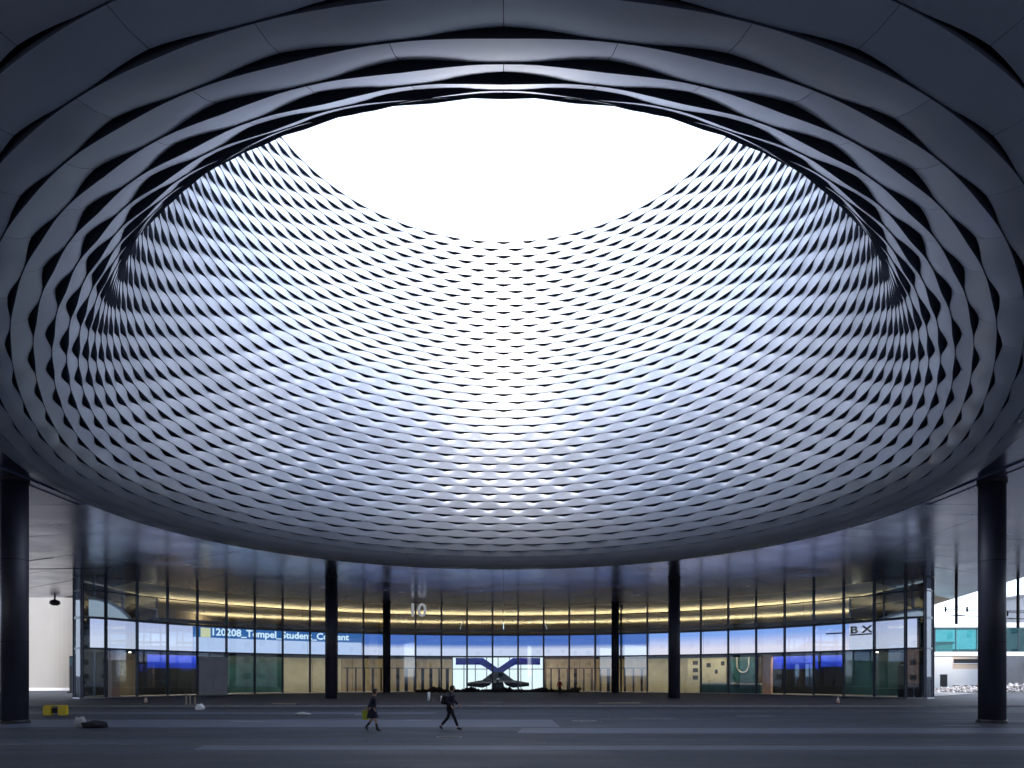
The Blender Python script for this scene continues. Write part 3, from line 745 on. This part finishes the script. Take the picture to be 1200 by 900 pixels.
for i, (x, y, z1, lb) in enumerate(((39.8, 60.0, 6.7, 'dark overhead line pole hanging from the soffit over the footbridge view'), (45.6, 60.5, 6.4, 'dark overhead line pole hanging from the soffit at the right edge'))):
    t = empty('hanging_pole', (x, y, ZS)); tag(t, lb, 'pole')
    m = MB(); m.tube([(0, 0, 0.02), (0, 0, z1 - ZS)], 0.12, 12); m.build('pole', M['iron'], t)
    m = MB(); m.bar((-1.1, 0, z1 - ZS + 1.5), (1.1, 0, z1 - ZS + 1.5), 0.07); m.bar((-0.8, 0, z1 - ZS + 0.8), (0.8, 0, z1 - ZS + 0.8), 0.06); m.build('cross_arm', M['iron'], t)
    for dx in (-0.95, 0.95):
        m = MB(); m.tube([(dx, 0, z1-ZS+1.5), (dx, 0, z1-ZS+1.3), (dx, 0, z1-ZS+1.05)], [0.05, 0.1, 0.06], 8); m.build('insulator', M['iron'], t)
def wire(p, q, sag, label, r=0.018):
    m = MB(); P3 = []
    for i in range(17):
        f = i/16; v = Vector(p).lerp(Vector(q), f); v.z -= sag * 4 * f * (1-f); P3.append(v)
    m.tube(P3, r, 5); o = m.build('overhead_wire', M['iron']); tag(o, label, 'wire')
wire((-62, 52, 10.7), (-31, 54, 10.7), 0.25, 'thin overhead wire below the soffit behind the left column', 0.03)
wire((-62, 58, 10.2), (-33, 50, 10.8), 0.3, 'second overhead wire crossing the first below the left soffit', 0.03)
wire((38.9, 60, 8.0), (90, 66, 8.2), 0.5, 'overhead wire running out from the hanging pole above the footbridge', 0.035)
wire((38.9, 60, 7.5), (90, 68, 7.2), 0.4, 'lower overhead wire running out just above the footbridge roof', 0.035)

# ------------------------------------------------------------------ outside on the left and right
t = empty('cream_building', (-72.6, 100, 0)); tag(t, 'plain cream building with a rounded corner beside the left end of the glass', 'building')
pts = [(-30, -6), (10.2, -6)] + [(10.2 + 3*math.sin(R(a)), -3 - 3*math.cos(R(a))) for a in range(10, 91, 10)] + [(13.2, 25), (-30, 25)]
n = len(pts); vs_ = [(x, y, 0.5) for x, y in pts] + [(x, y, 15) for x, y in pts]
link('wall', mesh(vs_, [(i, (i+1) % n, (i+1) % n + n, i + n) for i in range(n)] + [tuple(range(n, 2*n))]), M['white_wall'], t)
vs_ = [(x*1.004, y - 0.05 if y < 0 else y, 0) for x, y in pts] + [(x*1.004, y - 0.05 if y < 0 else y, 0.5) for x, y in pts]
link('plinth', mesh(vs_, [(i, (i+1) % n, (i+1) % n + n, i + n) for i in range(n)]), M['white'], t)
t = empty('info_totem', (-51.3, 81.5, 0.12)); tag(t, 'dark upright information totem between the cream wall and the glass corner', 'totem')
m = MB(); m.box(-0.45, 0.45, -0.15, 0.15, 0.15, 4.4); bevel(m.build('panel', M['dark'], t), 0.03); m = MB(); m.box(-0.6, 0.6, -0.3, 0.3, 0, 0.15); m.build('base', M['iron'], t); m = MB(); m.box(-0.4, 0.4, -0.18, -0.152, 3.2, 4.2); m.build('screen', M['teal'], t)
# footbridge
fb = empty('footbridge', (70, 100, 0)); tag(fb, 'teal glazed footbridge with a white roof beyond the right column', 'bridge')
m = MB(); m.box(-17, 40, -2, 2, 5.0, 5.6); bevel(m.build('deck', M['white'], fb), 0.05)
m = MB(); m.box(-17, 40, -2.4, 2.4, 9.05, 9.75); bevel(m.build('roof', M['white'], fb), 0.08)
for i in range(19):
    m = MB(); m.box(-17 + 3*i + 0.05, -14 + 3*i - 0.05, -1.92, -1.86, 5.62, 9.03); m.build('pane', M['bridge_glass'], fb)
    m = MB(); m.box(-17 + 3*i - 0.04, -17 + 3*i + 0.04, -1.96, -1.82, 5.61, 9.04); m.build('post', M['mullion'], fb)
m = MB(); m.box(-17, 40, 1.7, 1.8, 5.61, 9.04); m.build('rear_screen', M['bridge_glass'], fb)
for dx in (-12, 14, 36):
    m = MB(); m.cyl(dx, 0, 0, 5.0, 0.35, 16); m.build('pier', M['concrete'], fb)
def block(name, x0, x1, y0, y1, h, m, label, wins=(), roofm='roof'):
    t = empty(name, ((x0+x1)/2, (y0+y1)/2, 0)); tag(t, label, 'building'); a, b_ = (x1-x0)/2, (y1-y0)/2
    w_ = MB(); w_.box(-a, a, -b_, b_, 0, h); w_.build('wall', m, t)
    w_ = MB(); w_.box(-a-.2, a+.2, -b_-.2, b_+.2, h, h+.35); w_.build('roof', M[roofm], t)
    for (u, z, ww, hh, mm) in wins:
        w_ = MB(); w_.box(u-ww/2, u+ww/2, -b_-.04, -b_+.1, z, z+hh); o = w_.build('window', M[mm], t)
        w_ = MB(); w_.box(u-ww/2-.1, u+ww/2+.1, -b_-.12, -b_-.045, z-.14, z-.002); w_.build('sill', M['white'], o)
    return t
M['shop'] = mat('warm_beige_render', (0.62, 0.50, 0.38), 0.8)
block('white_house', 68, 75, 114, 124, 7.5, M['white'], 'small white house with a dark grid window under the footbridge', ((-1.0, 2.6, 2.2, 1.8, 'dark'), (2.0, 0.3, 1.2, 2.1, 'dark')))
block('beige_shop', 75.6, 92, 116, 126, 6.3, M['shop'], 'low beige shop with a wide dark opening right of the white house', ((-5.2, 4.3, 4.2, 0.7, 'dark'), (-5.0, 0.7, 5.5, 2.6, 'white'), (2.5, 0.8, 5, 2.4, 'dark')))
gt = block('glass_tower', 78, 100, 100.5, 106, 14, M['concrete'], 'pale blue glass tower at the far right edge', ())
for i in range(14):
    for j in range(4):
        w_ = MB(); w_.box(-11 + 1.57*i + .04, -11 + 1.57*(i+1) - .04, -2.85, -2.77, 1.8 + 3*j, 4.7 + 3*j); w_.build('pane', M['bridge_glass'], gt)
# rubble heap
rb = MB(); rr = random.Random(5)
for i in range(420):
    x = rr.uniform(53, 74); y = rr.uniform(84, 92); f = max(0, 1 - abs(x - 65) / 11) * (1 - abs(y - 88) / 5)
    z = 0.12 + rr.random() * 1.6 * max(f, 0.05); s_ = rr.uniform(0.15, 0.5)
    vv = [Vector((rr.uniform(-1, 1), rr.uniform(-1, 1), rr.uniform(-.7, .7))).normalized() * s_ * rr.uniform(.7, 1.1) for _ in range(6)]
    vv = [Vector((sx*s_*rr.uniform(.6, 1), sy*s_*rr.uniform(.6, 1), sz*s_*rr.uniform(.4, .9))) for sx, sy, sz in ((1,0,0),(-1,0,0),(0,1,0),(0,-1,0),(0,0,1),(0,0,-1))]
    e_ = Euler((rr.random()*6, rr.random()*6, rr.random()*6)).to_matrix()
    rb.add([e_ @ v + Vector((x, y, z)) for v in vv], [(0,2,4),(2,1,4),(1,3,4),(3,0,4),(2,0,5),(1,2,5),(3,1,5),(0,3,5)])
tag(rb.build('rubble', M['rubble']), 'heap of pale rubble and snow lying under the footbridge', 'rubble', kind='stuff')

# ------------------------------------------------------------------ small things on the ground
t = empty('yellow_barrier', (-24.4, 37.2, 0), R(6)); tag(t, 'low yellow and black barrier block beside the left column', 'barrier')
for dx in (-0.38, 0.38):
    m = MB(); m.box(dx-.22, dx+.22, -.16, .16, 0, .50); bevel(m.build('block', M['yellow'], t), .04)
m = MB(); m.box(-.155, .155, -.10, .10, .12, .40); m.build('centre_bar', M['black'], t)
m = MB(); m.box(-.58, .58, -.05, .05, .505, .56); m.build('top_strip', M['yellow'], t)
def lump(name, loc, sx, sy, sz, m, label, cat, seed):
    bm = bmesh.new(); bmesh.ops.create_icosphere(bm, subdivisions=3, radius=1); r2 = random.Random(seed)
    ph = [r2.uniform(0, 6) for _ in range(6)]
    for v in bm.verts:
        f = 1 + .18*math.sin(3*v.co.x + ph[0]) * math.cos(4*v.co.y + ph[1]) + .1*math.sin(7*v.co.x + 5*v.co.z + ph[2]) + .06*math.sin(11*v.co.y + ph[3])
        v.co = Vector((v.co.x*sx*f, v.co.y*sy*f, max(v.co.z*sz*f, -sz*.55) + sz*.55))
    me = bpy.data.meshes.new(name); bm.to_mesh(me); bm.free(); o = link(name, me, m, None, True); o.location = loc; return tag(o, label, cat)
lump('black_sack', (-16.9, 28.3, 0), .50, .3, .19, M['black'], 'slumped black sack lying right of the left column', 'sack', 1)
lump('grey_sack', (-17.75, 28.6, 0), .2, .2, .28, M['concrete'], 'small grey sack standing against the black sack', 'sack', 2)
lump('white_bag', (-19.1, 43.0, 0), .26, .2, .26, M['white'], 'small crumpled white bag in front of the pale hoarding', 'bag', 3)
lump('white_sheet_heap', (-11.0, 37.3, 0), .42, .3, .10, M['concrete'], 'flat crumpled white sheet on the asphalt left of the walkers', 'sheet', 4)
for i, (x, y, h, lb) in enumerate(((-5.9, 54.0, 0.75, 'short white bollard left of the walker with the backpack'), (-4.9, 54.3, 0.45, 'lower white bollard right beside the short one'))):
    t = empty('bollard', (x, y, 0.12)); tag(t, lb, 'bollard')
    m = MB(); m.tube([(0, 0, 0.03), (0, 0, h-.06), (0, 0, h-.02), (0, 0, h)], [.12, .11, .09, .04], 14); m.build('post', M['white'], t, True)
    m = MB(); m.tube([(0, 0, 0), (0, 0, .03)], .17, 14); m.build('base', M['iron'], t)
for i, dx in enumerate((0, .28, .62)):
    m = MB(); m.box(-.04, .04, -.04, .04, 0, .75 - .1*i); m.box(-.09, .09, -.09, .09, 0, .03); o = m.build('wooden_stake', M['tan']); o.location = (-22.4 + dx, 48.2, .12)
    tag(o, ['tallest wooden stake of three by the pale hoarding', 'middle wooden stake of three by the pale hoarding', 'shortest wooden stake of three by the pale hoarding'][i], 'stake', 'wooden stakes by the hoarding')
# pale hoarding board in front of the glass
p, q = bearing(bd(233), GR - 0.6), bearing(bd(266.5), GR - 0.6)
d = Vector((q[0]-p[0], q[1]-p[1], 0)); L = d.length; ang = math.atan2(d.y, d.x)
t = empty('hoarding_board', ((p[0]+q[0])/2, (p[1]+q[1])/2, 0.12), ang); tag(t, 'large pale lavender hoarding board standing in front of the glass', 'board')
M['lavender'] = mat('lavender_board', (0.84, 0.86, 0.92), 0.5, noise=((.7, .7, .7), .08))
for k in range(2):
    m = MB(); m.box(-L/2 + k*L/2 + .01, -L/2 + (k+1)*L/2 - .01, -.04, .04, .1, 3.95); m.build('panel', M['lavender'], t)
m = MB(); m.box(-L/2-.05, L/2+.05, -.06, .06, 3.955, 4.03); m.box(-L/2-.05, L/2+.05, -.3, .3, 0, .095); m.build('frame', M['mullion_light'], t)

# low heaps of soil along the foot of the glass and a few site things
hp = MB(); r5 = random.Random(9)
for i in range(900):
    a = r5.uniform(-17, 15); rad_ = GR - r5.uniform(0.9, 2.6); x, y = gp(a, rad_); s_ = r5.uniform(.12, .38)
    z = .12 + r5.random() * (.18 + .35 * max(0, math.sin(a * .9 + 1)))
    e_ = Euler((r5.random()*6, r5.random()*6, r5.random()*6)).to_matrix()
    vv = [Vector((sx*s_*r5.uniform(.6, 1), sy*s_*r5.uniform(.6, 1), sz*s_*r5.uniform(.4, .9))) for sx, sy, sz in ((1,0,0),(-1,0,0),(0,1,0),(0,-1,0),(0,0,1),(0,0,-1))]
    hp.add([e_ @ v + Vector((x, y, z)) for v in vv], [(0,2,4),(2,1,4),(1,3,4),(3,0,4),(2,0,5),(1,2,5),(3,1,5),(0,3,5)])
M['soil'] = mat('dark_soil', (0.055, 0.045, 0.042), 0.95)
tag(hp.build('gravel', M['soil']), 'low dark heaps of broken gravel along the foot of the glass', 'gravel', kind='stuff')
for i, (x, y, rz_, lb) in enumerate(((8.6, 50.5, 8, 'long timber plank lying on the pavement right of the X sign'), (-15.8, 49.0, -14, 'short timber plank lying on the pavement near the left middle column'))):
    m = MB(); L_ = (3.2, 1.8)[i]; m.box(-L_/2, L_/2, -.12, .12, 0, .05); o = m.build('timber_plank', M['tan']); o.location = (x, y, .122); o.rotation_euler = (0, 0, R(rz_)); tag(o, lb, 'plank')
for i, (x, y, lb) in enumerate(((24.5, 50.0, 'orange and white cone on the pavement towards the right end of the glass'), (-26.5, 50.6, 'orange and white cone on the pavement near the wooden stakes'))):
    t = empty('traffic_cone', (x, y, .12)); tag(t, lb, 'cone')
    m = MB(); m.box(-.18, .18, -.18, .18, 0, .035); m.build('base', M['black'], t)
    m = MB(); m.tube([(0, 0, .036), (0, 0, .50)], [.13, .03], 14); m.build('cone_body', M['pink'], t, True)
    m = MB(); m.tube([(0, 0, .22), (0, 0, .33)], [.096, .074], 14, caps=False); m.build('stripe', M['white'], t)

# ------------------------------------------------------------------ people
def skin_mesh(chains, root, sub=1):
    """chains: list of [(point, radius), ...]; chains that start at an earlier point join it"""
    V = []; E = []; RD = []; idx = {}
    def vid(p, r):
        k = tuple(round(c, 4) for c in p)
        if k not in idx: idx[k] = len(V); V.append(k); RD.append(r)
        return idx[k]
    for ch in chains:
        ids = [vid(p, r) for p, r in ch]
        E += [(a, b) for a, b in zip(ids[:-1], ids[1:]) if a != b]
    me = bpy.data.meshes.new('s'); me.from_pydata(V, E, []); o = bpy.data.objects.new('s', me); COL.objects.link(o)
    md = o.modifiers.new('s', 'SKIN'); md.use_smooth_shade = True
    for i, sv in enumerate(me.skin_vertices[0].data):
        r = RD[i]; sv.radius = (r, r) if not isinstance(r, tuple) else r
        sv.use_root = (V[i] == tuple(round(c, 4) for c in root))
    o.modifiers.new('u', 'SUBSURF').levels = sub; o.modifiers['u'].render_levels = sub
    dg = bpy.context.evaluated_depsgraph_get(); out = bpy.data.meshes.new_from_object(o.evaluated_get(dg)); bpy.data.objects.remove(o)
    return out
def person(loc, H, front, back, arms, coatm, legm, label, skirt=False, lean=0.04, rz=0):
    """walks towards +X; front/back: knee and ankle offsets of the leading and trailing leg"""
    t = empty('person', loc, rz); tag(t, label, 'person')
    k = H / 1.75
    def S_(x, y, z): return (x*k, y*k, z*k)
    hip = S_(0, 0, .95); chest = S_(lean, 0, 1.30); neck = S_(lean*1.4, 0, 1.50); head0 = S_(lean*1.7 + .01, 0, 1.57)
    body = [[(hip, .12*k), (S_(lean*.5, 0, 1.12), .115*k), (chest, (.15*k, .12*k)), (neck, .055*k), (head0, .06*k)]]
    legs = []
    for sgn, (kx, kz, ax, az, tx, tz) in ((-1, front), (1, back)):
        hj = S_(0, sgn*.09, .90); kn = S_(kx, sgn*.095, kz); an = S_(ax, sgn*.10, az); toe = S_(tx, sgn*.11, tz)
        legs.append([(hip, .12*k), (hj, .085*k), (kn, .056*k), (an, .038*k), (toe, .035*k)])
    armc = []; hands = []
    for sgn, (ex, ez, wx, wz) in ((-1, arms[0]), (1, arms[1])):
        sh = S_(lean, sgn*.19, 1.43); el = S_(ex, sgn*.24, ez); wr = S_(wx, sgn*.25, wz)
        armc.append([(chest, (.15*k, .12*k)), (sh, .055*k), (el, .043*k), (wr, .028*k)])
        dv = (Vector(wr) - Vector(el)).normalized(); pm = Vector(wr) + dv*.06*k; sd = Vector((1, 0, 0)) - dv*dv.x; sd.normalize()
        armc[-1].append((tuple(pm), .032*k))
        for f in range(4):
            b0 = pm + dv*.03*k + sd*(f-1.5)*.019*k; ln = (.07, .08, .075, .06)[f]*k
            mid_ = b0 + dv*ln*.55; tip = mid_ + (dv*.8 + Vector((0, -sgn*.6, 0))).normalized()*ln*.45
            hands.append([(tuple(pm), .032*k), (tuple(b0), .010*k), (tuple(mid_), .009*k), (tuple(tip), .007*k)])
        th0 = Vector(wr) + dv*.035*k + sd*.03*k
        hands.append([(tuple(pm), .032*k), (tuple(th0 + dv*.01*k), .012*k), (tuple(th0 + dv*.045*k + sd*.02*k), .009*k)])
    me = skin_mesh(body + legs + armc + hands, hip)
    # head: one shaped sphere with nose, brow, chin and ears joined to the body mesh
    bm = bmesh.new(); bm.from_mesh(me)
    b2 = bmesh.new(); bmesh.ops.create_uvsphere(b2, u_segments=20, v_segments=14, radius=1)
    hc = Vector(head0) + Vector((.02*k, 0, .085*k))
    for v in b2.verts:
        x, y, z = v.co
        nx = x*.098; ny = y*.075; nz = z*.118
        if z < 0: ny *= 1 + .25*z; nx *= 1 + .12*z
        if x > .7 and abs(y) < .25 and -.35 < z < .1: nx += .022*(1-abs(y)/.25)
        if x > .6 and abs(y) < .5 and .0 < z < .25 and abs(y) > .15: nx -= .008
        if abs(y) > .85 and abs(z) < .3 and abs(x) < .3: ny *= 1.15
        v.co = Vector((nx, ny, nz))*k + hc
    tmp = bpy.data.meshes.new('h'); b2.to_mesh(tmp); b2.free(); bm.from_mesh(tmp); bm.to_mesh(me); bm.free()
    link('body', me, M['skin'], t, True)
    hb = bmesh.new(); bmesh.ops.create_uvsphere(hb, u_segments=20, v_segments=14, radius=1)
    for v in hb.verts:
        x, y, z = v.co; v.co = Vector((x*.112 - .014, y*.09, z*.128 + .012))*k + hc
    bmesh.ops.delete(hb, geom=[v for v in hb.verts if (v.co - hc).x > .045*k and (v.co - hc).z < .06*k or (v.co - hc).z < -.07*k], context='VERTS')
    tmp = bpy.data.meshes.new('hair'); hb.to_mesh(tmp); hb.free(); o = link('hair', tmp, M['hair'], t, True)
    so = o.modifiers.new('s', 'SOLIDIFY'); so.thickness = .012
    # clothing
    ln = .62 if skirt else .80
    coat = [[(S_(-.0, 0, ln), (.19*k if skirt else .155*k, .16*k if skirt else .15*k)), (S_(0, 0, .95), .165*k), (S_(lean*.5, 0, 1.12), .15*k), (chest, (.19*k, .155*k)), (S_(lean*1.2, 0, 1.47), .085*k)]]
    for ch in armc:
        coat.append([(chest, (.19*k, .155*k)), (ch[1][0], .078*k), (ch[2][0], .062*k), (ch[3][0], .05*k)])
    link('coat', skin_mesh(coat, chest), coatm, t, True)
    if skirt:
        vs_ = []; fs = []; nn = 20; prof_ = ((1.02, .13, .16), (.92, .16, .185), (.75, .20, .20), (.57, .245, .215), (.58, .225, .195), (.9, .14, .165))
        for (z, rx, ry) in prof_:
            for q in range(nn):
                a = 2*PI*q/nn; f = 1 + .05*math.sin(5*a)*(1.02 - z); vs_.append((rx*k*math.cos(a)*f, ry*k*math.sin(a)*f, z*k))
        for i in range(len(prof_)-1):
            for q in range(nn): fs.append((i*nn+q, i*nn+(q+1) % nn, (i+1)*nn+(q+1) % nn, (i+1)*nn+q))
        link('coat_skirt', mesh(vs_, fs), coatm, t, True)
    tr = [[(S_(0, 0, .93), .135*k)]]
    tr = []
    for c in legs:
        tr.append([(S_(0, 0, .93), .135*k), (c[1][0], .10*k), (c[2][0], (.070 if not skirt else .062)*k), (tuple(Vector(c[2][0]).lerp(Vector(c[3][0]), .85)), (.058 if not skirt else .045)*k)])
    link('trousers' if not skirt else 'tights', skin_mesh(tr, S_(0, 0, .93)), legm, t, True)
    for c in legs:
        an, toe = Vector(c[3][0]), Vector(c[4][0]); up = an.lerp(Vector(c[2][0]), .72 if skirt else .12)
        heel = an + Vector((-.04*k, 0, -.045*k)) if (toe - an).length > 0 else an
        link('boot', skin_mesh([[(tuple(up), .06*k), (tuple(an), .05*k), (tuple((an*.4 + toe*.6)), (.045*k, .04*k)), (tuple(toe + (toe-an).normalized()*.03*k), (.04*k, .03*k))], [(tuple(an), .05*k), (tuple(heel), .038*k)]], tuple(an)), M['leather'], t, True)
    return t
# walker with backpack: x at (527)
person((-2.10, 26.9, 0), 1.74, (.17, .52, .33, .10, .46, .055), (-.10, .50, -.40, .15, -.32, .045), ((-.10, 1.18, .06, .98), (.12, 1.17, .30, 1.02)), M['navy'], M['black'], 'person in dark jacket and trousers striding right with a backpack')
t = empty('backpack', (-2.10, 26.9, 0)); tag(t, 'dark backpack on the back of the striding walker', 'backpack')
me = skin_mesh([[((-.22, 0, 1.02), (.13, .17)), ((-.21, 0, 1.2), (.14, .17)), ((-.16, 0, 1.38), (.10, .14))]], (-.21, 0, 1.2)); link('pack', me, M['black'], t, True)
for sg_ in (-1, 1):
    m = MB(); m.tube([(-.12, sg_*.10, 1.40), (.05, sg_*.12, 1.52), (.17, sg_*.13, 1.35), (.12, sg_*.15, 1.12), (-.1, sg_*.16, 1.05)], .018, 6); m.build('strap', M['leather'], t)
person((-5.05, 26.3, 0), 1.62, (.15, .52, .22, .10, .36, .05), (-.02, .52, -.30, .17, -.20, .05), ((-.05, 1.16, .10, .98), (-.12, 1.17, -.24, .98)), M['navy'], M['skin'], 'person in a knee length dark coat and boots walking right with a lime bag', skirt=True, lean=.06)
t = empty('lime_bag', (-5.36, 26.58, 0)); tag(t, 'small lime yellow carrier bag held by the walker in the long coat', 'bag')
m = MB(); m.add([(-.13, -.06, .44), (.13, -.06, .44), (.13, .06, .44), (-.13, .06, .44), (-.15, -.04, .80), (.15, -.04, .80), (.15, .04, .80), (-.15, .04, .80)], [(3, 2, 1, 0), (4, 5, 6, 7), (0, 1, 5, 4), (1, 2, 6, 5), (2, 3, 7, 6), (3, 0, 4, 7)]); bevel(m.build('bag_body', M['lime'], t), .02)
m = MB(); m.tube([(-.07, 0, .79), (-.04, 0, .88), (.04, 0, .88), (.07, 0, .79)], .009, 6); m.build('handle', M['lime'], t)
person((5.7, 69.2, 0.12), 1.68, (.05, .50, .06, .09, .20, .045), (-.02, .50, -.08, .09, .06, .045), ((-.05, 1.17, .05, .95), (.02, 1.17, .12, .98)), M['red'], M['black'], 'distant person in a dark red coat near the glass right of the X', rz=R(-90))

# ------------------------------------------------------------------ town around the plaza (closes the horizon, shows in the glass)
def town_block(x0, x1, y0, y1, h, m, label, rows_, colw=4.0):
    t = empty('town_building', ((x0+x1)/2, (y0+y1)/2, 0)); tag(t, label, 'building', 'town buildings round the plaza')
    a, b = (x1-x0)/2, (y1-y0)/2
    w_ = MB(); w_.box(-a, a, -b, b, 0, h); w_.build('wall', m, t)
    w_ = MB(); w_.box(-a-0.4, a+0.4, -b-0.4, b+0.4, h, h+0.5); w_.build('roof', M['roof'], t)
    me = None
    for face in range(4):
        L = a if face % 2 == 0 else b; D = b if face % 2 == 0 else a
        n = int(2*L/colw)
        for r_ in range(rows_):
            z = h * (r_ + 0.25) / rows_
            for c in range(n):
                u = -L + (c + 0.5) * 2*L/n
                if me is None:
                    mm = MB(); mm.box(-0.9, 0.9, -0.06, 0.06, 0, 1.7); o = mm.build('window', M['dark'], t); me = o.data
                else: o = link('window', me, None, t)
                rot = face * PI/2; o.rotation_euler = (0, 0, rot)
                px, py = u, -D - 0.02
                o.location = (px*math.cos(rot) - py*math.sin(rot), px*math.sin(rot) + py*math.cos(rot), z)
town_block(-95, -30, -135, -110, 20, M['pink'], 'salmon town house terrace facing the plaza behind the camera', 4, 6)
town_block(-25, 30, -140, -112, 24, M['white_wall'], 'cream town block facing the plaza behind the camera', 5, 6)
town_block(36, 100, -135, -108, 18, M['concrete'], 'grey town block facing the plaza behind the camera', 4, 6)
town_block(-150, -125, -80, 40, 22, M['concrete'], 'long grey block on the far left street', 4, 7)
town_block(110, 135, -90, 60, 20, M['white_wall'], 'long cream block on the far right street', 4, 7)
